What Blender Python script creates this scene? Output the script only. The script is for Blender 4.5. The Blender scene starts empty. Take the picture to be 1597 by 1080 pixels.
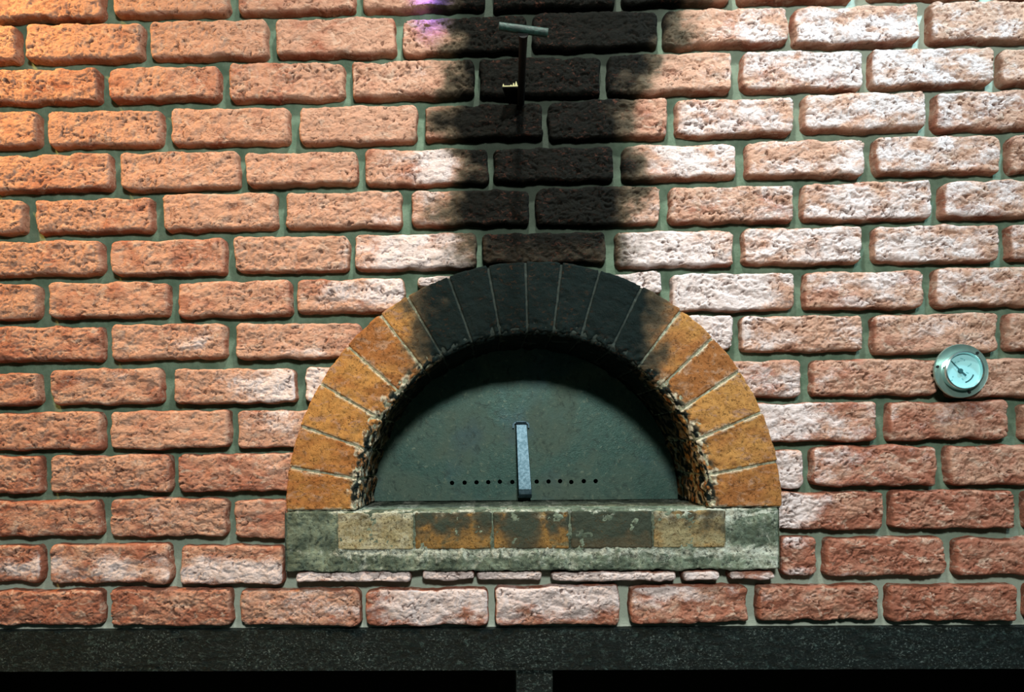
import bpy, math, random
import numpy as np
from mathutils import Matrix, Vector

# ------------------------------------------------------------------ camera
SC = bpy.context.scene
FPX, DIST, CAMZ = 1180.0, 1.3216, 1.25          # focal length (px of a 1597 frame), distance to the wall, height
PX0, PY0 = 727.0, 693.0                         # principal point
YAW, ROLL = math.atan(1.97e-5 * FPX), math.radians(0.56)
fwd = Vector((-math.sin(YAW), math.cos(YAW), 0)); rgt = Vector((math.cos(YAW), math.sin(YAW), 0)); up = Vector((0, 0, 1))
R2 = rgt * math.cos(ROLL) - up * math.sin(ROLL); U2 = rgt * math.sin(ROLL) + up * math.cos(ROLL)
CPOS = Vector((0, -DIST, CAMZ))
cam = bpy.data.cameras.new('camera'); co = bpy.data.objects.new('camera', cam); SC.collection.objects.link(co)
M = Matrix((R2, U2, -fwd)).transposed().to_4x4(); M.translation = CPOS
co.matrix_world = M
cam.sensor_fit = 'HORIZONTAL'; cam.sensor_width = 36; cam.lens = 36 * FPX / 1597
cam.shift_x = (798.5 - PX0) / 1597; cam.shift_y = (PY0 - 540) / 1597
cam.clip_start = 0.02
SC.camera = co

# ------------------------------------------------------------------ world, lamps, exposure
SC.view_settings.view_transform = 'Standard'; SC.view_settings.look = 'None'
SC.view_settings.exposure = 0.0; SC.view_settings.gamma = 1.0; SC.view_settings.use_curve_mapping = False
w = bpy.data.worlds.new('world'); SC.world = w; w.use_nodes = True
w.node_tree.nodes['Background'].inputs[0].default_value = (.45, .85, .75, 1)
w.node_tree.nodes['Background'].inputs[1].default_value = 0.035

def lamp(name, kind, loc, target, energy, color, size=.1, spot=None, blend=.6):
    l = bpy.data.lights.new(name, kind); l.energy = energy; l.color = color
    if kind == 'AREA': l.size = size
    else: l.shadow_soft_size = size
    if spot: l.spot_size = math.radians(spot); l.spot_blend = blend
    o = bpy.data.objects.new(name, l); SC.collection.objects.link(o); o.location = loc
    o.rotation_euler = (Vector(target) - Vector(loc)).to_track_quat('-Z', 'Y').to_euler()
    return o
lamp('room_light', 'AREA', (0.15, -2.2, 2.30), (0.1, 0, 1.15), 50, (1, .96, .90), .25)
lamp('warm_downlight', 'SPOT', (-1.22, -.45, 2.45), (-1.0, 0, 1.75), 112, (1, .53, .17), .03, 100, .9)
lamp('cool_downlight', 'SPOT', (.98, -.38, 2.50), (.76, 0, 1.80), 68, (.62, .86, 1), .03, 90, .9)
lamp('centre_downlight', 'SPOT', (.10, -.75, 2.85), (.06, 0, .90), 122, (1, .96, .88), .05, 80, .9)
lamp('added_violet_spot', 'SPOT', (-.08, -.30, 2.35), (-.083, 0, 1.985), 130, (.16, .05, 1), .02, 9, 1.0)  # added lamp for a violet streak; no such lamp is known

# ------------------------------------------------------------------ helpers
def W(u, v, y=0.0):
    """photo pixel -> (x, z) on the vertical plane at depth y"""
    d = fwd * FPX + R2 * (u - PX0) - U2 * (v - PY0)
    t = (y + DIST) / d.y
    p = CPOS + d * t
    return p.x, p.z
def PXL(x, z, y=0.0):
    """world -> photo pixel, arrays"""
    dx, dy, dz = x - CPOS.x, y - CPOS.y, z - CPOS.z
    f = dx * fwd.x + dy * fwd.y
    r = dx * R2.x + dy * R2.y + dz * R2.z
    q = dx * U2.x + dy * U2.y + dz * U2.z
    return PX0 + FPX * r / f, PY0 - FPX * q / f
def hsh(ix, iy, s):
    h = (ix.astype(np.int64) * 374761393 + iy.astype(np.int64) * 668265263 + int(s) * 974634777) & 0xffffffff
    h = ((h ^ (h >> 13)) * 1274126177) & 0xffffffff
    return (h ^ (h >> 16)) & 0xffffffff
def perlin(x, y, s=0):
    x0 = np.floor(x); y0 = np.floor(y); fx = x - x0; fy = y - y0
    def g(ox, oy):
        a = hsh(x0 + ox, y0 + oy, s) / 4294967296.0 * 2 * np.pi
        return np.cos(a) * (fx - ox) + np.sin(a) * (fy - oy)
    ux = fx * fx * fx * (fx * (fx * 6 - 15) + 10); uy = fy * fy * fy * (fy * (fy * 6 - 15) + 10)
    a = g(0, 0) * (1 - ux) + g(1, 0) * ux; b = g(0, 1) * (1 - ux) + g(1, 1) * ux
    return (a * (1 - uy) + b * uy) * 1.5
def fbm(x, y, s=0, o=4, gain=.5):
    t = 0; a = 1.0
    for k in range(o):
        t = t + a * perlin(x, y, s + k * 17); x = x * 2.03; y = y * 2.03; a *= gain
    return t
def sst(a, b, x):
    t = np.clip((x - a) / (b - a), 0, 1); return t * t * (3 - 2 * t)

def grid_faces(n, m, off=0, wrap=False):
    i = np.arange(n - 1)[:, None]; j = np.arange(m - 1)[None, :]
    a = i * m + j
    return np.stack([a, a + 1, a + m + 1, a + m], -1).reshape(-1, 4) + off

class Acc:
    def __init__(s): s.V = []; s.F = []; s.A = {}; s.M = []; s.n = 0
    def add(s, V, F, mat=0, **attrs):
        V = np.asarray(V, float).reshape(-1, 3); F = np.asarray(F)
        s.V.append(V); s.F.append(F + s.n); s.M.append(np.full(len(F), mat)); s.n += len(V)
        for k in ('lime', 'soot', 'tone', 'pit'):  # the first carries lime deposit and, on the wall, painted lit patches
            v = attrs.get(k, 0.0)
            s.A.setdefault(k, []).append(np.broadcast_to(np.asarray(v, float).ravel() if np.ndim(v) else float(v), (len(V),)).copy())
    def build(s, name, mats, parent=None, smooth=True):
        V = np.concatenate(s.V); F = np.concatenate(s.F); Mi = np.concatenate(s.M)
        me = bpy.data.meshes.new(name)
        me.vertices.add(len(V)); me.vertices.foreach_set('co', V.ravel())
        me.loops.add(F.size); me.loops.foreach_set('vertex_index', F.ravel().astype(np.int32))
        me.polygons.add(len(F)); me.polygons.foreach_set('loop_start', (np.arange(len(F)) * F.shape[1]).astype(np.int32))
        me.polygons.foreach_set('material_index', Mi.astype(np.int32))
        me.polygons.foreach_set('use_smooth', np.full(len(F), smooth))
        me.update(calc_edges=True)
        for k, v in s.A.items():
            at = me.attributes.new(k, 'FLOAT', 'POINT'); at.data.foreach_set('value', np.concatenate(v).astype(np.float32))
        for m in mats: me.materials.append(m)
        me.validate()
        o = bpy.data.objects.new(name, me); SC.collection.objects.link(o)
        if parent: o.parent = parent; o.matrix_parent_inverse = Matrix.Translation(-parent.location)
        return o

def solid(name, bm_fn, mat, parent=None, bevel=0, smooth=False):
    import bmesh
    bm = bmesh.new(); bm_fn(bm, bmesh)
    bmesh.ops.recalc_face_normals(bm, faces=bm.faces)
    me = bpy.data.meshes.new(name); bm.to_mesh(me); bm.free()
    me.materials.append(mat)
    if smooth:
        for p in me.polygons: p.use_smooth = True
        me.set_sharp_from_angle(angle=math.radians(35))
    o = bpy.data.objects.new(name, me); SC.collection.objects.link(o)
    if bevel:
        b = o.modifiers.new('bevel', 'BEVEL'); b.width = bevel; b.segments = 3; b.limit_method = 'ANGLE'
    if parent: o.parent = parent; o.matrix_parent_inverse = Matrix.Translation(-parent.location)
    return o
def fix_parent(o, p): o.parent = p; o.matrix_parent_inverse = Matrix.Identity(4)
def box(bm, bmesh, x0, x1, y0, y1, z0, z1):
    m = Matrix.Translation(((x0 + x1) / 2, (y0 + y1) / 2, (z0 + z1) / 2)) @ Matrix.Diagonal((x1 - x0, y1 - y0, z1 - z0, 1))
    bmesh.ops.create_cube(bm, size=1, matrix=m)
def empty(name, loc, label, cat):
    o = bpy.data.objects.new(name, None); SC.collection.objects.link(o); o.location = loc
    o.empty_display_size = .05; o['label'] = label; o['category'] = cat
    return o

# ------------------------------------------------------------------ materials
class NT:
    def __init__(s, name, rough=.85, metal=0.0, spec=.3):
        s.m = bpy.data.materials.new(name); s.m.use_nodes = True; s.t = s.m.node_tree
        s.b = s.t.nodes['Principled BSDF']; s.b.inputs['Roughness'].default_value = rough
        s.b.inputs['Metallic'].default_value = metal; s.b.inputs['Specular IOR Level'].default_value = spec
        s.tc = s.t.nodes.new('ShaderNodeTexCoord').outputs['Object']
    def put(s, sock, v):
        if hasattr(v, 'links'): s.t.links.new(v, sock)
        else: sock.default_value = v
    def noise(s, scale, detail=6, rough=.6, dist=0.0, stretch=(1, 1, 1), off=(0, 0, 0)):
        mp = s.t.nodes.new('ShaderNodeMapping'); s.t.links.new(s.tc, mp.inputs[0]); mp.inputs['Scale'].default_value = stretch; mp.inputs['Location'].default_value = off
        n = s.t.nodes.new('ShaderNodeTexNoise'); s.t.links.new(mp.outputs[0], n.inputs['Vector'])
        n.inputs['Scale'].default_value = scale; n.inputs['Detail'].default_value = detail
        n.inputs['Roughness'].default_value = rough; n.inputs['Distortion'].default_value = dist
        return n.outputs['Fac']
    def voro(s, scale, stretch=(1, 1, 1)):
        mp = s.t.nodes.new('ShaderNodeMapping'); s.t.links.new(s.tc, mp.inputs[0]); mp.inputs['Scale'].default_value = stretch
        n = s.t.nodes.new('ShaderNodeTexVoronoi'); s.t.links.new(mp.outputs[0], n.inputs['Vector']); n.inputs['Scale'].default_value = scale
        return n.outputs['Distance']
    def attr(s, n):
        a = s.t.nodes.new('ShaderNodeAttribute'); a.attribute_name = n; return a.outputs['Fac']
    def math(s, op, a, b=0.0, c=None, clamp=False):
        n = s.t.nodes.new('ShaderNodeMath'); n.operation = op; n.use_clamp = clamp
        s.put(n.inputs[0], a); s.put(n.inputs[1], b)
        if c is not None: s.put(n.inputs[2], c)
        return n.outputs[0]
    def rng(s, v, a, b, c=0.0, d=1.0):
        n = s.t.nodes.new('ShaderNodeMapRange'); n.interpolation_type = 'SMOOTHSTEP'
        s.put(n.inputs[0], v)
        for i, q in enumerate((a, b, c, d)): n.inputs[i + 1].default_value = q
        return n.outputs[0]
    def mix(s, f, a, b, mode='MIX'):
        n = s.t.nodes.new('ShaderNodeMix'); n.data_type = 'RGBA'; n.blend_type = mode
        s.put(n.inputs[0], f)
        for k, v in ((6, a), (7, b)):
            s.put(n.inputs[k], v if hasattr(v, 'links') else (*v, 1))
        return n.outputs[2]
    def bump(s, h, strength, dist, prev=None):
        n = s.t.nodes.new('ShaderNodeBump'); n.inputs['Strength'].default_value = strength; n.inputs['Distance'].default_value = dist
        s.put(n.inputs['Height'], h)
        if prev is not None: s.t.links.new(prev, n.inputs['Normal'])
        return n.outputs[0]
    def out(s, col=None, nrm=None, rough=None):
        if col is not None: s.put(s.b.inputs['Base Color'], col if hasattr(col, 'links') else (*col, 1))
        if nrm is not None: s.t.links.new(nrm, s.b.inputs['Normal'])
        if rough is not None: s.put(s.b.inputs['Roughness'], rough)
        return s.m

def brickish(name, c1, c2, c3, pale, sootc, bstr=.55, speck=0.0, fine=260, crk=.6):
    t = NT(name, .85, 0, .10)
    tone = t.attr('tone')
    n1 = t.noise(16, 5, .6, .6, (1, 1, 1.6)); n2 = t.noise(42, 6, .65, .8, (1, 1, 1.7), (3, 1, 2))
    n3 = t.noise(55, 7, .68, .5, (1, 1, 1.9), (9, 4, 5)); nf = t.noise(fine, 4, .75, .0, (1, 1, 1.5 if not speck else 1))
    f1 = t.rng(t.math('ADD', n1, tone), .36, .68)
    col = t.mix(f1, c1, c2)
    col = t.mix(t.rng(n2, .52, .66), col, c3)
    col = t.mix(t.rng(t.noise(34, 6, .7, 1.0, (1, 1, 1.5), (5, 2, 9)), .56, .68, 0, .75), col, tuple(q * .62 for q in c2))
    n4 = t.noise(24, 4, .6, .8, (1, 1, 1.5), (1, 8, 3)); n5 = t.noise(190, 4, .8, 0, off=(6, 1, 4))
    mixn = t.math('ADD', t.math('MULTIPLY', n4, .42), t.math('ADD', t.math('MULTIPLY', n3, .26), t.math('MULTIPLY', n5, .32)))
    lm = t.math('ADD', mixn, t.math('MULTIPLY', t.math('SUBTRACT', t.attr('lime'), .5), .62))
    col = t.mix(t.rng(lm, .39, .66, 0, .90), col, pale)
    col = t.mix(t.rng(t.attr('pit'), .2, 1, 0, .75), col, tuple(q * .28 for q in c2))
    sm = t.math('ADD', t.math('MULTIPLY', t.attr('soot'), 1.18), t.math('MULTIPLY', t.math('SUBTRACT', n2, .5), .55))
    col = t.mix(t.rng(sm, -.04, .5, 0, .93), col, tuple(.42 * q for q in (.17, .155, .10)))
    if speck:
        vv = t.noise(210, 5, .85, 0, off=(2, 2, 2))
        col = t.mix(t.rng(vv, .53, .60, 0, speck), col, tuple(q * .12 for q in c2))
    col = t.mix(t.rng(sm, .24, .86, 0, 1.0), col, sootc)
    nc = t.noise(95, 5, .7, 1.2, (1, 1, 1.8), (7, 7, 1))
    pits = t.math('MULTIPLY', t.rng(nc, .55, .65), t.rng(t.noise(13, 3, .5, 0, (1, 1, 1), (4, 4, 8)), .38, .62, .15, 1))
    col = t.mix(t.math('MULTIPLY', pits, crk), col, tuple(q * .30 for q in c2))
    b = t.bump(nf, bstr, .0022)
    if speck: b = t.bump(vv, .8, -.003, b); n3 = t.noise(70, 6, .7)
    b = t.bump(n3, bstr, .0045 if not speck else .003, b)
    b = t.bump(t.math('SUBTRACT', 1.0, pits), crk, .0022, b)
    return t.out(col, b)

m_brick = brickish('red_facing_brick', (.48, .29, .205), (.31, .125, .080), (.56, .40, .31), (.69, .62, .605), (.0035, .0042, .003), .85)
m_arch = brickish('ochre_fire_brick', (.44, .23, .068), (.30, .125, .040), (.40, .235, .14), (.60, .58, .44), (.004, .010, .0095), .6, .7, crk=.35)
m_sillb = brickish('olive_fire_brick', (.34, .31, .17), (.34, .19, .05), (.22, .20, .10), (.52, .55, .42), (.045, .060, .044), .8, .8, crk=.4)

t = NT('green_grey_mortar', .9, 0, .2)
n = t.noise(30, 6, .6); nn = t.noise(160, 5, .7)
sc = t.mix(t.rng(n, .35, .7), (.075, .130, .088), (.14, .215, .155))
sc = t.mix(t.rng(t.attr('soot'), .05, .8, 0, .85), sc, (.018, .022, .018))
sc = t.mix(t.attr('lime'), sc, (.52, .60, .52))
m_mortar = t.out(sc, t.bump(nn, .5, .003))

t = NT('grey_cement_render', .88, 0, .12)
n = t.noise(22, 7, .65, .5); nn = t.noise(120, 7, .75); n4 = t.noise(60, 5, .7, 1)
sc = t.mix(t.rng(n, .38, .66), (.085, .118, .085), (.24, .31, .225))
sc = t.mix(t.rng(t.math('ADD', n4, t.attr('lime')), .62, .9, 0, .85), sc, (.60, .66, .56))
sc = t.mix(t.rng(nn, .52, .62, 0, .8), sc, (.02, .03, .024))
sc = t.mix(t.attr('soot'), sc, (.02, .03, .026))
m_cement = t.out(sc, t.bump(nn, 1.0, -.006, t.bump(n, .5, .01)))

t = NT('arch_joint_mortar', .9, 0, .08)
nn = t.noise(150, 5, .7)
sc = t.mix(t.rng(nn, .35, .65), (.14, .15, .10), (.44, .47, .34))
sc = t.mix(t.rng(t.attr('soot'), .1, .8, 0, .97), sc, (.02, .03, .028))
m_joint = t.out(sc, t.bump(nn, .6, .004))

t = NT('blackened_steel', .45, .55, .5)
n = t.noise(9, 7, .6, .8); nn = t.noise(110, 6, .75, .4); n4 = t.noise(420, 3, .6)
sc = t.mix(t.rng(n, .35, .7), (.034, .088, .074), (.085, .135, .105))
sc = t.mix(t.rng(t.noise(6, 4, .5, 0, off=(5, 5, 5)), .52, .70, 0, .6), sc, (.045, .10, .13))
sc = t.mix(t.rng(nn, .55, .70, 0, .5), sc, (.22, .27, .19))
sc = t.mix(t.rng(t.noise(60, 6, .75, 1, off=(2, 0, 0)), .50, .66, 0, .6), sc, (.018, .036, .032))
m_door = t.out(sc, t.bump(nn, .35, .002, t.bump(n4, .3, .001)), t.rng(n, .3, .7, .42, .68))

t = NT('bare_bar_steel', .36, .85, .5)
nn = t.noise(180, 5, .6)
t.b.inputs['Roughness'].default_value = .45
m_handle = t.out(t.mix(t.rng(nn, .3, .7), (.04, .085, .11), (.10, .17, .21)), t.bump(nn, .25, .001))

t = NT('black_pitted_iron', .6, 0, .22)
n = t.noise(14, 5, .6); nn = t.noise(90, 8, .8, .6, (1, 1, 1.6)); n9 = t.noise(210, 4, .8, 0, (1, 1, 1.4))
sc = t.mix(t.rng(nn, .52, .68), (.004, .013, .012), (.075, .135, .12))
sc = t.mix(t.math('MULTIPLY', t.rng(n9, .55, .66), t.rng(n, .35, .6)), sc, (.22, .30, .28))
m_iron = t.out(sc, t.bump(nn, 1.0, .018), t.rng(n, .3, .7, .45, .65))

t = NT('sooty_rod', .7, 0, .15); m_rod = t.out((.002, .003, .003))
t = NT('green_bar', .5, .2, .4); nn = t.noise(200, 5, .7)
m_bar = t.out(t.mix(t.rng(nn, .4, .65), (.004, .018, .015), (.012, .05, .04)), t.bump(nn, .5, .002))
t = NT('pale_ash', .9); m_ash = t.out((.30, .30, .16))
t = NT('niche_black', .95, 0, .1); m_black = t.out((.006, .007, .007))
t = NT('concrete_floor', .9); nn = t.noise(8, 5); m_floor = t.out(t.mix(nn, (.10, .10, .09), (.16, .16, .15)))
t = NT('galvanised_flange', .3, .75, .5); nn = t.noise(40, 4)
m_flange = t.out(t.mix(nn, (.20, .36, .32), (.42, .60, .54)), t.bump(nn, .15, .002))
t = NT('polished_bezel', .18, .95, .5); m_bezel = t.out((.62, .82, .80))
t = NT('dial_face', .5); m_dial = t.out((.30, .66, .70))
t = NT('dial_print', .6); m_print = t.out((.02, .09, .10))
t = NT('faint_dial_print', .6); m_print2 = t.out((.14, .42, .46))
t = NT('screw_black', .7); m_hole = t.out((.004, .006, .006))
t = NT('gauge_glass', .05); t.b.inputs['Transmission Weight'].default_value = 1; t.b.inputs['IOR'].default_value = 1.1
m_glass = t.out((1, 1, 1))

# ------------------------------------------------------------------ oven layout (px in the photo -> metres on the wall)
YF = -0.031                                    # front plane of the arch
ACU, ACV = 830.0, 794.0
AX, AZ = W(ACU, ACV, YF)
RO = (W(1217, ACV, YF)[0] - W(443, ACV, YF)[0]) / 2
PXM = RO / 387.0                               # metres per photo pixel at the arch
RI = 273 * PXM
DOORY = 0.165

# ------------------------------------------------------------------ masonry stains, and lit patches put into the brick colour
SO_Y = [-80, 40, 120, 190, 260, 325, 390, 420]
SO_C = [900, 880, 856, 822, 862, 842, 846, 840]
SO_H = [190, 165, 120, 120, 108, 118, 112, 110]
SO_A = [1.0, 1.0, 1.0, 1.0, 1.05, 1.0, .62, .6]
def wall_soot(u, v):
    c = np.interp(v, SO_Y, SO_C); h = np.interp(v, SO_Y, SO_H); a = np.interp(v, SO_Y, SO_A)
    e = h + 30 * fbm(u / 60, v / 45, 5, 3)
    return a * sst(-85, 60, e - np.abs(u - c)) * sst(470, 430, v)
LIME_LIT_SPOTS = [(640, 400, 90, 60, .55), (680, 440, 60, 60, .9), (560, 450, 90, 60, .35), (1000, 400, 80, 60, .7), (1080, 440, 90, 50, .5),
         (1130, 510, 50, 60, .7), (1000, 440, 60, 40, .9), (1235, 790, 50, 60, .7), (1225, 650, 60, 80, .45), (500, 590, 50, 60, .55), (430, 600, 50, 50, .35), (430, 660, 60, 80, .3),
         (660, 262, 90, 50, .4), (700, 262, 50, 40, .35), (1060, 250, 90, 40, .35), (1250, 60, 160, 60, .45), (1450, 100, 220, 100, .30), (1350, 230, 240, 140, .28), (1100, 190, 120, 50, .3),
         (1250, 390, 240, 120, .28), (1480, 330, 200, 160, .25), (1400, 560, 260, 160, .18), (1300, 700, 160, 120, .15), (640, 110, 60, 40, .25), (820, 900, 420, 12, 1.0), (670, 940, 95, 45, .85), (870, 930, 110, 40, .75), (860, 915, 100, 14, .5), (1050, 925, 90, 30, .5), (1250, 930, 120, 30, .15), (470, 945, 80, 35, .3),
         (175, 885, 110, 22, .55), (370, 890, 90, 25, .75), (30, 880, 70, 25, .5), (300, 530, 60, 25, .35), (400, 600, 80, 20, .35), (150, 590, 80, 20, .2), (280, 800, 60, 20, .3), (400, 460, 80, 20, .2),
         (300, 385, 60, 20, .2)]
def wall_lime_lit(u, v):  # whitish deposit, plus lit patches by the arch and upper right painted in
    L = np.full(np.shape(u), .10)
    for a, b, sa, sb, g in LIME_LIT_SPOTS: L = L + g * np.exp(-((u - a) / sa) ** 2 - ((v - b) / sb) ** 2)
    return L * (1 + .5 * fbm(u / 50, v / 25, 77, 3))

# ------------------------------------------------------------------ wall bricks
TB = 0.023
ROWS = [
 [(-200,-22,-28,40),(-16,168,-30,38),(177,361,-34,31),(371,556,-38,27),(565,757,-42,23),(768,960,-45,22),(968,1140,-50,14),(1146,1333,-54,9),(1348,1540,-60,4),(1548,1740,-60,2)],
 [(-160,37,40,106),(40,229,36,101),(234,421,33,98),(430,619,30,94),(627,822,26,90),(829,1026,18,83),(1032,1229,13,80),(1231,1434,8,77),(1440,1640,2,71)],
 [(-34,163,108,167),(170,348,105,162),(357,540,98,162),(548,740,94,160),(748,937,90,157),(945,1141,84,153),(1152,1346,80,147),(1350,1548,75,141),(1550,1745,74,138)],
 [(-125,70,174,236),(74,259,172,233),(267,455,168,231),(467,652,165,229),(662,846,163,223),(854,1041,156,222),(1050,1238,154,217),(1247,1443,145,210),(1449,1645,141,208)],
 [(-14,181,240,303),(188,377,237,300),(384,560,237,294),(569,762,232,293),(770,958,228,289),(968,1149,226,285),(1159,1348,218,281),(1357,1560,212,275),(1564,1760,210,272)],
 [(-150,47,313,370),(54,245,309,367),(254,436,301,363),(445,629,298,360),(642,825,297,356),(835,1030,291,355),(1040,1237,291,351),(1246,1453,283,348),(1460,1655,281,344)],
 [(-28,167,375,433),(174,357,373,432),(365,547,369,428),(553,744,364,424),(752,946,362,415),(957,1144,359,420),(1154,1344,354,416),(1356,1557,351,413),(1563,1750,350,410)],
 [(-120,70,443,501),(77,269,440,498),(277,458,438,497),(463,632,435,491),(652,760,430,452),(940,1032,425,462),(1043,1240,426,487),(1248,1440,423,485),(1449,1650,417,480)],
 [(-24,168,509,566),(175,358,505,563),(369,566,504,562),(1048,1143,492,549),(1151,1345,492,550),(1354,1556,489,552),(1560,1750,489,548)],
 [(-120,70,581,635),(79,260,575,632),(272,465,575,631),(477,540,572,630),(1122,1250,562,622),(1260,1463,560,619),(1470,1665,558,621)],
 [(-20,168,643,702),(172,363,640,701),(370,500,640,699),(1150,1368,628,690),(1377,1573,626,687),(1583,1770,627,688)],
 [(-120,74,711,771),(78,273,710,768),(279,490,708,767),(1160,1252,701,763),(1259,1461,696,759),(1468,1665,695,757)],
 [(-20,165,779,838),(171,360,776,838),(366,490,778,840),(1170,1377,767,827),(1382,1582,764,826),(1590,1780,765,825)],
 [(-120,75,850,909),(78,273,847,911),(281,447,849,912),(463,643,888,908),(660,741,888,905),(744,846,888,905),(858,1053,888,907),(1060,1121,888,905),(1132,1206,887,904),(1212,1273,834,899),(1280,1473,836,899),(1480,1675,838,898)],
 [(-20,168,918,977),(171,367,916,978),(374,565,917,977),(570,762,916,977),(772,967,912,976),(979,1167,910,973),(1175,1372,910,970),(1377,1587,910,970),(1592,1780,909,969)],
]
def axis(a, r, step, nb):
    k = np.sin(np.linspace(0, np.pi / 2, nb + 1)) * r
    n = max(4, int(round(2 * (a - r) / step)))
    mid = np.linspace(-(a - r), a - r, n + 1)
    return np.concatenate([-(a - r) - k[::-1][:-1], mid, (a - r) + k[1:]])
def crag(x, z, s, rough):
    wx = fbm(x / .02, z / .02, s + 3, 2) * .006; X = x + wx; Z = z + fbm(x / .018, z / .018, s + 4, 2) * .005
    h = .0026 * fbm(X / .040, Z / .024, s, 2)
    rd = 1 - np.abs(fbm(X / .024, Z / .013, s + 11, 3)) * 2.2
    h -= (.45 + rough * .5) * .0034 * np.clip(rd, 0, 1) ** 5
    msk = sst(-.25, .45, perlin(x / .05, z / .03, s + 31))
    pt = sst(.30, .60, fbm(X / .0085, Z / .0052, s + 21, 3)) * (.25 + msk)
    h -= rough * .0034 * pt
    h += rough * .0006 * fbm(X / .0055, Z / .004, s + 41, 2)
    return h, np.clip(pt, 0, 1)
bricks = Acc()
rnd = random.Random(4)
ENDS = []
def brick(u0, u1, v0, v1, seed, thick=1.0, rect=None):
    um, vm = (u0 + u1) / 2, (v0 + v1) / 2
    yq = -TB * .55
    yo = -TB * .8       # the outline seen is the face on one side and the root of the brick on the other
    xa = max(W(u0, vm, yo)[0], W(u0, vm, 0)[0]); xb = min(W(u1, vm, yo)[0], W(u1, vm, 0)[0])
    za = min(W(um, v0, yo)[1], W(um, v0, 0)[1]); zb = max(W(um, v1, yo)[1], W(um, v1, 0)[1])
    if rect: xa, xb, zb, za = rect
    cx, cz = (xa + xb) / 2, (za + zb) / 2; ENDS.append((xa, xb, zb, za)); a = (xb - xa) / 2; b = (za - zb) / 2
    r = min(.0100, b * .8); far = u1 < -10 or u0 > 1600 or rect is not None
    step = .006 if far else .0018
    X, Z = np.meshgrid(axis(a, r, step, 7), axis(b, r, step, 7), indexing='ij')
    qx = X - np.clip(X, -(a - r), a - r); qz = Z - np.clip(Z, -(b - r), b - r)
    L = np.hypot(qx, qz); mx = np.maximum(np.abs(qx), np.abs(qz)); k = np.where(L > 1e-9, mx / np.maximum(L, 1e-9), 1)
    px = X - qx + qx * k; pz = Z - qz + qz * k; rho = mx / r
    pw = 4.2 + .8 * math.sin(seed)
    prof = np.clip(1 - rho ** pw, 0, 1) ** (1 / pw)
    rg = random.Random(seed); s = seed * 101
    gx, gz = px + cx, pz + cz
    edge = sst(.2, 1.0, np.maximum(np.abs(px) / a, np.abs(pz) / b))
    ox = .0022 * fbm(gx / .03, gz / .03, s + 51, 3) * edge; oz = .0030 * fbm(gx / .045, gz / .03, s + 52, 3) * edge
    rough = .30 + .85 * rg.random()
    if um > 1000: rough += .12
    h, pit = crag(gx, gz, s, rough)
    T = TB * (.93 + .14 * rg.random()) * thick
    tilt = rg.uniform(-.02, .02) * px + rg.uniform(-.05, .05) * pz
    y = .003 - (T + .003) * prof - (h + tilt) * sst(.0, .55, prof)
    th = rg.uniform(-.008, .008)
    x = cx + (px + ox) * math.cos(th) - (pz + oz) * math.sin(th); z = cz + (px + ox) * math.sin(th) + (pz + oz) * math.cos(th)
    V = np.stack([x, y, z], -1)
    u, v = PXL(x, z, -TB)
    front = sst(.80, .985, prof)
    so = wall_soot(u, v); li = wall_lime_lit(u, v) * (.35 + .65 * front) * (1 - .7 * np.clip(so, 0, 1)) + rg.uniform(-.06, .08)
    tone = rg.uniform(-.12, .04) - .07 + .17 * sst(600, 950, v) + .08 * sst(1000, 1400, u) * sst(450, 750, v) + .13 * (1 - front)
    F = grid_faces(*X.shape)
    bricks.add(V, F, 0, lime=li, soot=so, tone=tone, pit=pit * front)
sd = 1
for row in ROWS:
    for q in row:
        brick(*q, sd, 1.22 if (row is ROWS[13] and 455 < q[0] < 1200) else 1.0); sd += 1
# the courses run on past the frame, and more of them stand above it
X0, X1 = -1.35, 1.45
rows_w = []; k = 0
for row in ROWS: rows_w.append(ENDS[k:k + len(row)]); k += len(row)
def run_on(x, sgn, zb, za):
    global sd
    while (x - .212 > X0) if sgn < 0 else (x + .212 < X1):
        xa, xb = (x - .212, x - .009) if sgn < 0 else (x + .009, x + .212)
        brick(-999, -800, 0, 60, sd, 1.0, (xa, xb, zb + rnd.uniform(-.002, .002), za + rnd.uniform(-.002, .002))); sd += 1
        x += sgn * .222
for q in rows_w:
    l = min(q, key=lambda e: e[0]); m_ = max(q, key=lambda e: e[1])
    run_on(l[0], -1, l[2], l[3]); run_on(m_[1], 1, m_[2], m_[3])
zt_, zb_ = rows_w[0][4][3], rows_w[0][4][2]
for k in range(1, 5):
    x = rows_w[0][4][0] + (.11 if k % 2 else 0) + .009
    run_on(x, -1, zb_ + .0765 * k, zt_ + .0765 * k); run_on(x - .009, 1, zb_ + .0765 * k, zt_ + .0765 * k)

# mortar bed behind the bricks, with the oven opening cut out
X0, X1 = -1.35, 1.45; Z1 = 2.45; ZB = W(800, 981, 0)[1]
mort = Acc()
RM = RO - .03
ZS = AZ - .02
# arc region
na = 96
th = np.linspace(0, math.pi, na + 1)
arc = np.stack([AX + RM * np.cos(th), AZ + RM * np.sin(th)], -1)
HX = RO + .08; HZ = AZ + RO + .08
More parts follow.
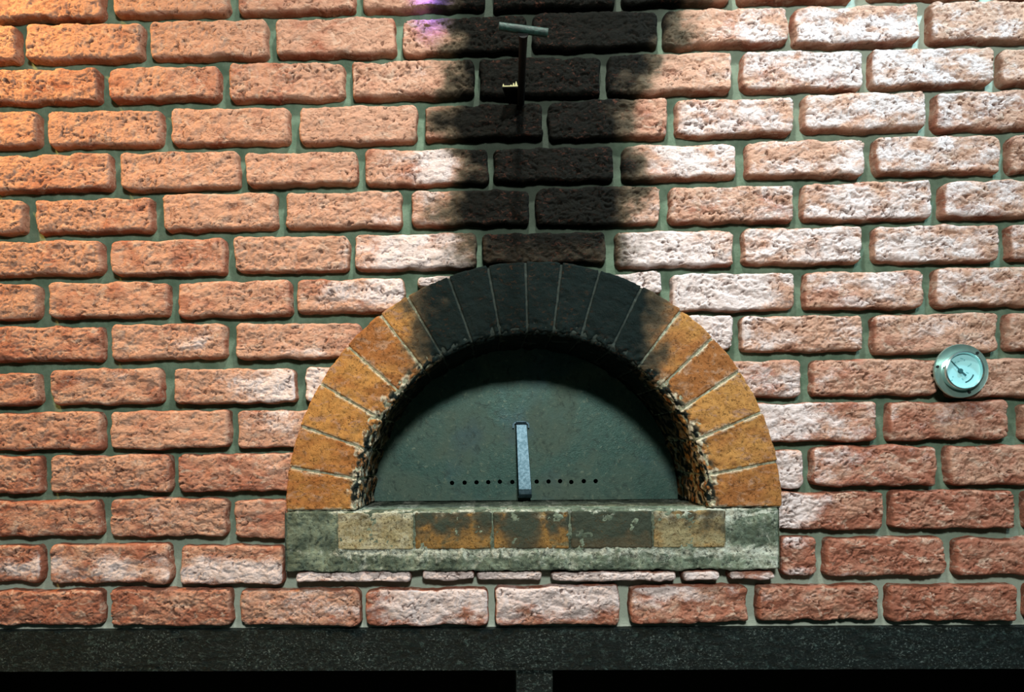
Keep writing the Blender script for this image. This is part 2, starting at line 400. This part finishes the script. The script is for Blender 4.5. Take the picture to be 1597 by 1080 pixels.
# outer square border points by ray casting
out = []
for t_ in th:
    c, s = math.cos(t_), math.sin(t_); kx = HX / abs(c) if abs(c) > 1e-6 else 9; kz = (HZ - AZ) / s if s > 1e-6 else 9
    k = min(kx, kz); out.append((AX + c * k, AZ + s * k))
out = np.array(out)
nr = 24; lam = np.linspace(0, 1, nr + 1)[None, :, None]
G = arc[:, None, :] * (1 - lam) + out[:, None, :] * lam
def mort_add(xz):
    u, v = PXL(xz[..., 0], xz[..., 1], 0)
    y = .0012 * fbm(xz[..., 0] / .02, xz[..., 1] / .02, 900, 3)
    V = np.stack([xz[..., 0], y, xz[..., 1]], -1)
    li = .5 * sst(970, 980, v) + .5 * np.exp(-((v - 940) / 110) ** 2) + .55 * np.exp(-((u - 1420) / 260) ** 2 - ((v - 30) / 160) ** 2)  # paler bottom; the cool lamp's pool at upper right is put into the colour
    mort.add(V, grid_faces(*xz.shape[:2])[:, ::-1], 0, lime=np.clip(li, 0, 1), soot=.8 * wall_soot(u, v))
mort_add(G)
def rect(xa, xb, za, zb):
    n = max(2, int((xb - xa) / .008)); m = max(2, int((zb - za) / .008))
    gx, gz = np.meshgrid(np.linspace(xa, xb, n), np.linspace(za, zb, m), indexing='ij'); mort_add(np.stack([gx, gz], -1))
rect(X0, AX - HX, ZB, Z1); rect(AX + HX, X1, ZB, Z1); rect(AX - HX, AX + HX, HZ, Z1); rect(AX - HX, AX + HX, ZB, AZ)
wall = mort.build('wall_back', [m_mortar]); wall['kind'] = 'structure'
bf = bricks.build('brick_facing', [m_brick], wall)

# ------------------------------------------------------------------ the oven
OV = empty('brick_oven', (AX, YF, W(830, 893, YF)[1]), 'arched brick pizza oven mouth with soot-blackened crown, closed by a dark steel door', 'oven')
JL = [0, 10.2, 20.2, 31.1, 41.9, 52.6, 60.1, 70.7, 80.2, 89.0, 97.4, 106.4, 116.8, 127.3, 137.0, 146.8, 157.6, 169.5, 180]
def profile(step=.0022):
    """(r, y, nr, ny, s) from the outer side, over the face, round the worn inner arris, to the back of the reveal"""
    P = []
    def seg(a, b, n_):
        d = math.dist(a, b); k = max(2, int(d / step))
        for i in range(k): f = i / k; P.append((a[0] + (b[0] - a[0]) * f, a[1] + (b[1] - a[1]) * f, *n_))
    seg((RO, .004), (RO, YF + .003), (1, 0))
    for i in range(4):
        q = i / 4 * math.pi / 2; P.append((RO - .003 + .003 * math.cos(q), YF + .003 - .003 * math.sin(q), math.cos(q), -math.sin(q)))
    seg((RO - .003, YF), (RI + .012, YF), (0, -1))
    for i in range(10):
        q = i / 10 * math.pi / 2; P.append((RI + .012 - .012 * math.sin(q), YF + .012 - .012 * math.cos(q), -math.sin(q), -math.cos(q)))
    seg((RI, YF + .012), (RI, .06), (-1, 0)); 
    for i in range(21): P.append((RI, .06 + .14 * i / 20, -1, 0))
    return np.array(P)
PR = profile()
def arch_soot(u, v, r):
    e = 168 + 26 * fbm(u / 50, v / 50, 8, 3)
    a = sst(-80, 70, e - np.abs(u - 838)) * 1.05 * sst(640, 540, v)
    return a
arch = Acc()
def sweep(t0, t1, inset, seed, mat, rounding):
    Rm = (RO + RI) / 2
    nt = max(6, int((t1 - t0) * Rm / .0024))
    k = np.linspace(0, 1, nt + 1); ed = 3 * k * k - 2 * k ** 3 if rounding else k
    T_, _ = np.meshgrid(t0 + (t1 - t0) * (k * .6 + ed * .4), np.arange(len(PR)), indexing='ij')
    r = np.broadcast_to(PR[:, 0], T_.shape); y = np.broadcast_to(PR[:, 1], T_.shape)
    n_r = np.broadcast_to(PR[:, 2], T_.shape); n_y = np.broadcast_to(PR[:, 3], T_.shape)
    dd = np.minimum(T_ - t0, t1 - T_) * r                # metres to the joint
    arclen = T_ * Rm; depth = y + (RO - r)
    if rounding:
        nz = .0014 * fbm(arclen / .02, depth / .02, seed, 3) + .0006 * fbm(arclen / .005, depth / .005, seed + 5, 2)
        erode = sst(RI + .034, RI, r) * sst(.03, -.03, y)
        rev = sst(YF + .01, YF + .03, y)
        nz = nz - erode * .0065 * np.clip(fbm(arclen / .013, depth / .013, seed + 9, 3) + .2, 0, 1.2) + rev * .0040 * fbm(arclen / .035, depth / .05, seed + 12, 4, .42)
        nz = nz - .0055 * (1 - sst(0, .0026, dd)) ** 2
        # arrises: side wear
        erode_ = erode * .5
    else: nz = -inset + .0009 * fbm(arclen / .008, depth / .008, seed, 3)
    rr = r + n_r * nz; yy = y + n_y * nz
    wob = 1 + (.0 if not rounding else .0)
    x = AX - rr * np.cos(T_) * wob; z = AZ + rr * np.sin(T_)
    u, v = PXL(x, z, YF)
    so = arch_soot(u, v, r)
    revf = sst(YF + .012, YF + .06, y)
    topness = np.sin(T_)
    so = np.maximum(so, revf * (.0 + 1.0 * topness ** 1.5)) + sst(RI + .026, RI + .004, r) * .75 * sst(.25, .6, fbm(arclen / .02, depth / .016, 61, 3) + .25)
    inner = sst(RI + .030, RI + .004, r + .008 * fbm(arclen / .012, depth / .01, 71, 3))
    li = .12 + inner * (.42 + .8 * fbm(arclen / .028, depth / .02, 77, 2)) * (1 - revf * .25) * sst(1.25, .75, T_ if t0 < math.pi / 2 else math.pi - T_) + .5 * np.exp(-(dd / .006) ** 2) * (fbm(arclen / .03, depth / .03, 33, 2) > -.1)
    li = li * (1 - .8 * np.clip(arch_soot(u, v, r), 0, 1))
    arch.add(np.stack([x, yy, z], -1), grid_faces(*T_.shape)[:, ::-1], mat, lime=li, soot=so, tone=random.Random(seed).uniform(-.24, .20) + .05,
             pit=np.clip(inner + erode_ if rounding else 0, 0, 1) * sst(.25, .5, fbm(arclen / .011, depth / .009, 91, 3)) if rounding else 0.0)
gap = .0007
for i in range(len(JL) - 1):
    a0, a1 = math.radians(JL[i]), math.radians(JL[i + 1])
    g = gap / ((RO + RI) / 2)
    sweep(a0 + (g if i else 0), a1 - (g if i < len(JL) - 2 else 0), 0, 300 + i * 7, 0, True)
for i in range(6): sweep(math.pi * i / 6, math.pi * (i + 1) / 6, .0026, 250, 1, False)
ao = arch.build('brick_arch', [m_arch, m_joint], OV)

# sill: grey cement block carrying a row of fire bricks, its top sloping back to the door
def heightslab(name, x0, x1, z0, z1, yf, back, mats, parent, amp, seed, limef, sootf, edge_r=.004, tone=0.0, cut=None, wob=.002):
    A = Acc()
    nx = int((x1 - x0) / .0024); nz_ = int((z1 - z0) / .0024)
    xs = np.linspace(x0, x1, nx)
    # profile: back of the top -> front arris -> face -> bottom arris -> back of the underside
    P = []
    kt = int((back - yf) / .004)
    for i in range(kt): P.append((back + (yf + edge_r - back) * i / kt, z1, 0, 1))
    for i in range(6): q = i / 6 * math.pi / 2; P.append((yf + edge_r - edge_r * math.sin(q), z1 - edge_r + edge_r * math.cos(q), -math.sin(q), math.cos(q)))
    for i in range(nz_): P.append((yf, z1 - edge_r + (z0 - z1 + 2 * edge_r) * i / nz_, -1, 0))
    for i in range(6): q = i / 6 * math.pi / 2; P.append((yf + edge_r - edge_r * math.cos(q), z0 + edge_r - edge_r * math.sin(q), -math.cos(q), -math.sin(q)))
    for i in range(6): P.append((yf + edge_r + (min(back, .01) - yf - edge_r) * i / 5, z0, 0, -1))
    P = np.array(P)
    xg, _ = np.meshgrid(xs, np.arange(len(P)), indexing='ij')
    y = np.broadcast_to(P[:, 0], xg.shape); z = np.broadcast_to(P[:, 1], xg.shape)
    ny_ = np.broadcast_to(P[:, 2], xg.shape); nz = np.broadcast_to(P[:, 3], xg.shape)
    s_ = y - z
    dd = np.minimum(xg - x0, x1 - xg)
    d = amp * fbm(xg / .03, s_ / .03, seed, 4) + amp * .5 * fbm(xg / .006, s_ / .006, seed + 4, 3) - edge_r * (1 - sst(0, edge_r * 1.3, dd)) ** 2
    yy = y + ny_ * d; zz = z + nz * d + wob * perlin(xg / .05, z * 0, seed + 8) * sst(.3, 0, (z - z0) / (z1 - z0))
    u, v = PXL(xg, zz, yf)
    A.add(np.stack([xg, yy, zz], -1), grid_faces(*xg.shape)[:, ::-1], 0, lime=limef(u, v, y), soot=sootf(u, v, y), tone=tone)
    # end caps
    for xe, fl in ((x0, 1), (x1, -1)):
        n = len(P); pts = [(xe, p[0], p[1]) for p in P]
        bk = [(xe, back, p[1]) for p in P]
        A.add(np.array(pts + bk), [[i, i + 1, n + i + 1, n + i][::fl] for i in range(n - 1)], 0, soot=.2)
    return A
SX0, _ = W(444.5, 840, YF); SX1, _ = W(1215.5, 840, YF)
SZ1 = AZ - .0015; SZ0 = W(830, 891, YF)[1]
IX0, IX1 = W(525, 830, YF)[0], W(1132, 830, YF)[0]
IZ0 = W(830, 857, YF)[1]
def lime_sill(u, v, y):
    return (.30 * np.exp(-((v - 799) / 6) ** 2) * (fbm(u / 30, v / 10, 19, 3) > -.1) + .22 * np.exp(-((v - 861) / 10) ** 2) + .20 * np.exp(-((u - 1135) / 10) ** 2) * (v < 862) + .28 * np.exp(-((u - 1125) / 45) ** 2 - ((v - 800) / 14) ** 2) +
            .10 * sst(1130, 1200, u) - .16 * sst(530, 500, u) + .10 * sst(840, 870, v))
def soot_sill(u, v, y):
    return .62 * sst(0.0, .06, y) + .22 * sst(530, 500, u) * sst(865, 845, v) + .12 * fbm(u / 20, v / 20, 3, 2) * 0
sl = heightslab('sill', SX0, SX1, SZ0, SZ1, YF, DOORY + .02, None, None, .0022, 700, lime_sill, soot_sill, .004)
sill = sl.build('sill', [m_cement], OV)
inl = Acc()
cut = [525, 646, 768, 889, 1018, 1132]
# base look of each inlay brick: lime, soot, tone
looks = [(.44, .03, -.25), (.20, .16, .22), (.16, .14, .24), (.26, .42, .10), (.30, .08, -.02)]
for i in range(5):
    a, b = W(cut[i], 828, YF)[0] + .0012, W(cut[i + 1], 828, YF)[0] - .0012
    li, so, tn = looks[i]
    def lf(u, v, y, li=li, i=i): return li + .55 * np.exp(-((v - 801) / 9) ** 2) * (.6 + fbm(u / 25, v / 12, 40 + i, 3))
    def sf(u, v, y, so=so, i=i):
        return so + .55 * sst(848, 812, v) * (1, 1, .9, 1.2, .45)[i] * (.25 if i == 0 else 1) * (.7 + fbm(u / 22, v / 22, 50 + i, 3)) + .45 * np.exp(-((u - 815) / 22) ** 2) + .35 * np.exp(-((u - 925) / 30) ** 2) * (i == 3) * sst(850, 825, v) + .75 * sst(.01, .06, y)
    A = heightslab('b', a, b, IZ0 + .001, SZ1 - .0035, YF - .0016, YF + .012, None, None, .0011, 720 + i * 3, lf, sf, .0025, tn, wob=0)
    n0 = inl.n
    for V, F, Mi, j in zip(A.V, A.F, A.M, range(9)):
        inl.add(V, F - sum(len(q) for q in A.V[:j]), 0, **{k: A.A[k][j] for k in A.A})
il = inl.build('brick_inlay', [m_sillb], sill)

# door: half-round steel plate with a row of vent holes, set back in the mouth
DX, DZ = W(818.5, 780.5, DOORY)
DR = (W(1056, 780, DOORY)[0] - W(581, 780, DOORY)[0]) / 2
DTHK = .006
holes = [705, 724.5, 743.2, 761.5, 779.5, 799, 837, 855.5, 873.5, 891, 910.5, 929]
hz = [753.8, 753.3, 752.8, 752.5, 751.8, 752.3, 751.6, 751.5, 751, 752.3, 751, 750.8]
HP = [W(a, b, DOORY) for a, b in zip(holes, hz)]; HR = .0044
def door_fn(bm, bmesh):
    # triangulated plate outline with hole loops
    loops = []
    n = 72; pts = [(DX - DR * math.cos(math.pi * i / n), DZ + DR * math.sin(math.pi * i / n)) for i in range(n + 1)]
    loops.append(pts)
    for (hx, hz_) in HP: loops.append([(hx + HR * math.cos(k * math.pi / 8), hz_ + HR * math.sin(k * math.pi / 8)) for k in range(16)])
    edges = []
    for L in loops:
        vs = [bm.verts.new((p[0], DOORY, p[1])) for p in L]
        edges += [bm.edges.new((vs[i], vs[(i + 1) % len(vs)])) for i in range(len(vs))]
    r = bmesh.ops.triangle_fill(bm, use_beauty=True, use_dissolve=False, edges=edges)
    bmesh.ops.recalc_face_normals(bm, faces=bm.faces)
    fs = list(bm.faces)
    e = bmesh.ops.extrude_face_region(bm, geom=fs)
    bmesh.ops.translate(bm, vec=(0, DTHK, 0), verts=[v for v in e['geom'] if isinstance(v, bmesh.types.BMVert)])
door = solid('door', door_fn, m_door, OV)
# dark oven chamber behind the vent holes
def ch_fn(bm, bmesh):
    n = 24; R_ = DR + .02
    ring = [(DX - R_ * math.cos(math.pi * i / n), DZ - .01 + R_ * math.sin(math.pi * i / n)) for i in range(n + 1)]
    a = [bm.verts.new((p[0], DOORY + .012, p[1])) for p in ring]; b = [bm.verts.new((AX + (p[0] - AX) * .9, DOORY + .55, AZ + (p[1] - AZ) * .9)) for p in ring]
    for i in range(n): bm.faces.new((a[i], a[i + 1], b[i + 1], b[i]))
    bm.faces.new((a[0], b[0], b[-1], a[-1])); bm.faces.new(b)
solid('chamber', ch_fn, m_black, OV)
# handle: flat bar bowed away from the door, bent back at both ends
hx0, hz0 = W(813, 661, DOORY - .02); hx1, hz1 = W(818, 775, DOORY - .045)
def handle_fn(bm, bmesh):
    zt = W(813, 660, DOORY)[1]; zb = DZ + .006
    hw = .0115
    path = [(DOORY, zt + .002), (DOORY - .016, zt + .0015), (DOORY - .022, zt - .004), (DOORY - .026, zt - .02), (DOORY - .032, zt - .06), (DOORY - .038, zt - .10), (DOORY - .042, zb + .018), (DOORY - .041, zb + .008), (DOORY - .034, zb + .001), (DOORY - .02, zb), (DOORY, zb)]
    xt = hx0; xb = hx1 + .002
    th_ = .0035
    rows = []
    for i, (y, z) in enumerate(path):
        f = (path[0][1] - z) / (path[0][1] - path[-1][1]); x = xt + (xb - xt) * f
        j0, j1 = max(0, i - 1), min(len(path) - 1, i + 1)
        ty, tz = path[j1][0] - path[j0][0], path[j1][1] - path[j0][1]; L = math.hypot(ty, tz); ny, nz = -tz / L, ty / L   # towards +y side
        w_ = hw * (.88 + .22 * f)
        rows.append([bm.verts.new((x + sx * w_, y + k * ny * th_, z + k * nz * th_)) for sx, k in ((-1, 0), (1, 0), (1, 1), (-1, 1))])
    for a, b in zip(rows, rows[1:]):
        for k in range(4): bm.faces.new((a[k], a[(k + 1) % 4], b[(k + 1) % 4], b[k]))
    bm.faces.new(rows[0]); bm.faces.new(rows[-1][::-1])
hd = solid('handle', handle_fn, m_handle, door, .0007)
def staple_fn(bm, bmesh):
    x, z = hx0, W(813, 660, DOORY)[1]; n = 14; w_, t_ = .0150, .0016
    rows = []
    for i in range(n + 1):
        a = math.pi * i / n; c, s_ = math.cos(a), math.sin(a)
        px_, pz_ = x - w_ * c, z - .006 + .008 * s_ ** .6 if 0 < i < n else z - .010
        rows.append([bm.verts.new(q) for q in ((px_ + c * t_, DOORY - .006, pz_ - s_ * t_), (px_ - c * t_, DOORY - .006, pz_ + s_ * t_), (px_ - c * t_, DOORY + .001, pz_ + s_ * t_), (px_ + c * t_, DOORY + .001, pz_ - s_ * t_))])
    for a, b in zip(rows, rows[1:]):
        for k in range(4): bm.faces.new((a[k], a[(k + 1) % 4], b[(k + 1) % 4], b[k]))
    bm.faces.new(rows[0]); bm.faces.new(rows[-1][::-1])
sp = solid('handle_staple', staple_fn, m_handle, door); fix_parent(sp, door)  # staple collar round the top of the handle
hd['label'] = 'paler bare steel strap handle'
# parts are modelled in world coordinates: a child of a part keeps the part's offset
fix_parent(il, sill); fix_parent(hd, door)

# ------------------------------------------------------------------ damper pull above the oven
bx, bz = W(812.5, 172, 0); TY = -.232; tx, tz = W(816, 48, TY)
DP = empty('damper_pull', (bx, 0, bz), 'black iron damper rod with green T-bar grip sticking out of sooty bricks above the oven', 'damper handle')
def tube(bm, bmesh, p, q, r0, r1=None, seg=20):
    p, q = Vector(p), Vector(q); d = q - p
    m = Matrix.Translation((p + q) / 2) @ d.to_track_quat('Z', 'Y').to_matrix().to_4x4()
    bmesh.ops.create_cone(bm, cap_ends=True, segments=seg, radius1=r0, radius2=r0 if r1 is None else r1, depth=d.length, matrix=m)
solid('rod', lambda bm, b: (tube(bm, b, (bx, .02, bz), (tx, TY, tz - .004), .0058), tube(bm, b, (tx, TY + .014, tz - .005), (tx, TY, tz - .003), .006, .008)), m_rod, DP, 0, True)
ga = W(777.5, 41, TY - .002); gb = W(854.5, 51.5, TY + .004)
solid('grip', lambda bm, b: tube(bm, b, (ga[0], TY - .002, ga[1]), (gb[0], TY + .004, gb[1]), .0058, .0062), m_bar, DP, .0008, True)
p1 = W(783, 137, -.052); p2 = W(819, 137, -.052); q1 = W(797, 166, 0); q2 = W(818, 168, 0)
def plate_fn(bm, bmesh):
    n = 8; rows = []
    rr = random.Random(3)
    for i in range(n + 1):
        f = i / n
        x_o = p1[0] + (p2[0] - p1[0]) * f; x_i = q1[0] + (q2[0] - q1[0]) * f
        zo = p1[1] + rr.uniform(-.0006, .0006)
        rows.append([bm.verts.new(c) for c in ((x_o, -.052, zo), (x_i, .01, q1[1]), (x_i, .01, q1[1] + .003), (x_o, -.052, zo + .003))])
    for a, b in zip(rows, rows[1:]):
        for k in range(4): bm.faces.new((a[k], a[(k + 1) % 4], b[(k + 1) % 4], b[k]))
    bm.faces.new(rows[0]); bm.faces.new(rows[-1][::-1])
pl = solid('bracket', plate_fn, m_rod, DP)
def ash_fn(bm, bmesh):
    for (u, h_, w_) in ((785, .0045, .002), (790, .0015, .004), (797, .0030, .003), (801, .0060, .0025), (805, .0085, .0028), (809, .003, .002)):
        x, z = W(u, 137, -.050)
        m = Matrix.Translation((x, -.049, z + .0025 + h_ / 2)) @ Matrix.Rotation(.4, 4, 'Z')
        bmesh.ops.create_cone(bm, cap_ends=True, segments=5, radius1=w_, radius2=w_ * .2, depth=h_, matrix=m)
    a = W(784, 138, -.052); b = W(811, 138, -.052)
    box(bm, bmesh, a[0], b[0], -.0535, -.047, a[1] + .0022, a[1] + .0040)
ash = solid('crust', ash_fn, m_ash, DP); ash['label'] = 'pale jagged crust along the bracket edge'

# ------------------------------------------------------------------ thermometer
GY = -.040
gx, gz = W(1502, 578.5, GY); GR = 41.5 * PXM
G_ = empty('oven_thermometer', (gx, 0, gz), 'round steel dial thermometer with pale blue face screwed to the bricks right of the oven', 'thermometer')
def lathe(bm, prof, cx, cz, seg=72):
    rings = []
    for (r, y) in prof: rings.append([bm.verts.new((cx + r * math.cos(2 * math.pi * k / seg), y, cz + r * math.sin(2 * math.pi * k / seg))) for k in range(seg)])
    for a, b in zip(rings, rings[1:]):
        for k in range(seg): bm.faces.new((a[k], a[(k + 1) % seg], b[(k + 1) % seg], b[k]))
    bm.faces.new(rings[0]); bm.faces.new(rings[-1][::-1])
solid('flange', lambda bm, b: lathe(bm, [(GR * .55, -.004), (GR * .70, -.006), (GR * .70, -.028), (GR * .97, -.030), (GR, -.033), (GR * .985, -.036), (GR * .95, -.0355), (GR * .72, -.034)], gx, gz), m_flange, G_, 0, True)
rb = GR * .705
solid('bezel', lambda bm, b: lathe(bm, [(rb * 1.03, -.034), (rb * 1.04, -.042), (rb * 1.0, -.0455), (rb * .94, -.0465), (rb * .89, -.0440), (rb * .875, -.039), (rb * .87, -.0385)], gx, gz), m_bezel, G_, 0, True)
FY = -.0402
dial = solid('dial', lambda bm, b: lathe(bm, [(rb * .88, -.0392), (rb * .88, FY)], gx, gz), m_dial, G_)
def dpos(u, v): return gx + (u - 1502) * PXM * .97, gz - (v - 578.5) * PXM * .97
def quadline(bm, a, b, wa, wb, y, th_=.0003):
    dx, dz = b[0] - a[0], b[1] - a[1]; L = math.hypot(dx, dz); nx, nz = -dz / L, dx / L
    f = [(a[0] + nx * wa, a[1] + nz * wa), (a[0] - nx * wa, a[1] - nz * wa), (b[0] - nx * wb, b[1] - nz * wb), (b[0] + nx * wb, b[1] + nz * wb)]
    A = [bm.verts.new((p[0], y, p[1])) for p in f]; B = [bm.verts.new((p[0], y - th_, p[1])) for p in f]
    bm.faces.new(A); bm.faces.new(B)
    for k in range(4): bm.faces.new((A[k], A[(k + 1) % 4], B[(k + 1) % 4], B[k]))
def needle_fn(bm, bmesh):
    y = FY - .0016
    quadline(bm, dpos(1482.5, 562.5), dpos(1497, 578.5), .0004, .0010, y)
    quadline(bm, dpos(1497, 578.5), dpos(1505.5, 586.5), .0011, .0015, y)
    c = dpos(1497.2, 578.8)
    bmesh.ops.create_cone(bm, cap_ends=True, segments=24, radius1=.0042, radius2=.0036, depth=.0022, matrix=Matrix.Translation((c[0], FY - .0014, c[1])) @ Matrix.Rotation(math.radians(90), 4, 'X'))
solid('needle', needle_fn, m_print, G_)
def mark_fn(bm, bmesh):
    c = (1500, 579); R_ = 18.8; n = 10
    for k in range(n):
        a0 = math.radians(18 + 56 * k / n); a1 = math.radians(18 + 56 * (k + 1) / n)
        quadline(bm, dpos(c[0] + R_ * math.cos(a0), c[1] + R_ * math.sin(a0)), dpos(c[0] + R_ * math.cos(a1), c[1] + R_ * math.sin(a1)), .0011, .0011, FY, .00015)
ar = solid('scale_arc', mark_fn, m_print, dial); fix_parent(ar, dial)
def faint_fn(bm, bmesh):
    for (u, v, l, a) in ((1489, 566, 4, .8), (1500, 559.5, 5, -.3), (1504, 562, 3, 1.2), (1511, 571, 5, .6), (1514, 568.5, 3, 1.4), (1484, 593.5, 3.5, .3), (1501, 592, 4, -.9), (1508.5, 582, 4.5, -.4), (1495, 564, 3, .2), (1486, 588, 2, 0)):
        quadline(bm, dpos(u - l / 2 * math.cos(a), v + l / 2 * math.sin(a)), dpos(u + l / 2 * math.cos(a), v - l / 2 * math.sin(a)), .0008, .0008, FY, .00012)
fa = solid('scale_marks', faint_fn, m_print2, dial); fix_parent(fa, dial)
for (u, v) in ((1466.7, 571.7), (1525.8, 551.7), (1513.3, 610.6)):
    sx, sz = gx + (u - 1502) * PXM * 1.02, gz - (v - 578.5) * PXM * 1.02
    solid('screw', lambda bm, b, sx=sx, sz=sz: b.ops.create_cone(bm, cap_ends=True, segments=16, radius1=.0026, radius2=.0022, depth=.003, matrix=Matrix.Translation((sx, -.0355, sz)) @ Matrix.Rotation(math.radians(90), 4, 'X')), m_hole, G_)

# ------------------------------------------------------------------ iron frame under the wall, dark niche below
BY = -.018
bz1 = W(800, 982, BY)[1]; bz0 = W(800, 1046, BY)[1]
FR = empty('iron_support_frame', (W(833, 1045, BY)[0], .05, 0), 'black pitted iron beam on a square post carrying the brick wall', 'support beam')
def slabgrid(x0, x1, z0, z1, yf, yb, seed, amp, step=.0035):
    A = Acc()
    def face(P, n, s):
        u = P[..., 0] + P[..., 1]; v = P[..., 2] + P[..., 1]
        d = (amp * fbm(u / .02, v / .012, seed, 4) + amp * .5 * np.clip(fbm(u / .007, v / .005, seed + 3, 3), 0, 1))
        e = np.minimum(s, 1 - s); Pn = P + n * (d * sst(0, .04, e))[..., None]
        A.add(Pn, grid_faces(*P.shape[:2]), 0)
    nx = max(4, int((x1 - x0) / step)); nz_ = max(4, int((z1 - z0) / step))
    X, Z = np.meshgrid(np.linspace(x0, x1, nx), np.linspace(z0, z1, nz_), indexing='ij'); S = np.minimum((Z - z0) / (z1 - z0), (z1 - Z) / (z1 - z0))
    face(np.stack([X, X * 0 + yf, Z], -1)[:, ::-1], np.array([0, -1, 0.]), S)
    box_ = [(x0, x1)]
    Y = np.linspace(yf, yb, 8)
    def flat(a, b, c, d): A.add(np.array([a, b, c, d]), [[0, 1, 2, 3]], 0)
    flat((x0, yf, z1), (x1, yf, z1), (x1, yb, z1), (x0, yb, z1)); flat((x0, yf, z0), (x0, yb, z0), (x1, yb, z0), (x1, yf, z0))
    flat((x0, yf, z0), (x0, yf, z1), (x0, yb, z1), (x0, yb, z0)); flat((x1, yf, z0), (x1, yb, z0), (x1, yb, z1), (x1, yf, z1))
    flat((x0, yb, z0), (x0, yb, z1), (x1, yb, z1), (x1, yb, z0))
    return A
slabgrid(X0, X1, bz0, bz1, BY, .09, 40, .0016).build('beam', [m_iron], FR)
px0, px1 = W(805, 1065, BY)[0], W(862, 1065, BY)[0]
slabgrid(px0, px1, 0, bz0, BY + .002, .05, 44, .0016).build('post', [m_iron], FR)

def st(name, fn, mat, kind='structure'):
    o = solid(name, fn, mat); o['kind'] = kind; return o
zt = bz0
st('floor', lambda bm, b: box(bm, b, -2.6, 2.7, -3.2, .82, -.05, 0), m_floor)
st('wall_niche', lambda bm, b: (box(bm, b, X0, X1, .75, .82, 0, zt + .03), box(bm, b, X0 - .06, X0, -.01, .82, 0, zt + .03), box(bm, b, X1, X1 + .06, -.01, .82, 0, zt + .03), box(bm, b, X0, X1, .09, .82, zt, zt + .03)), m_black)
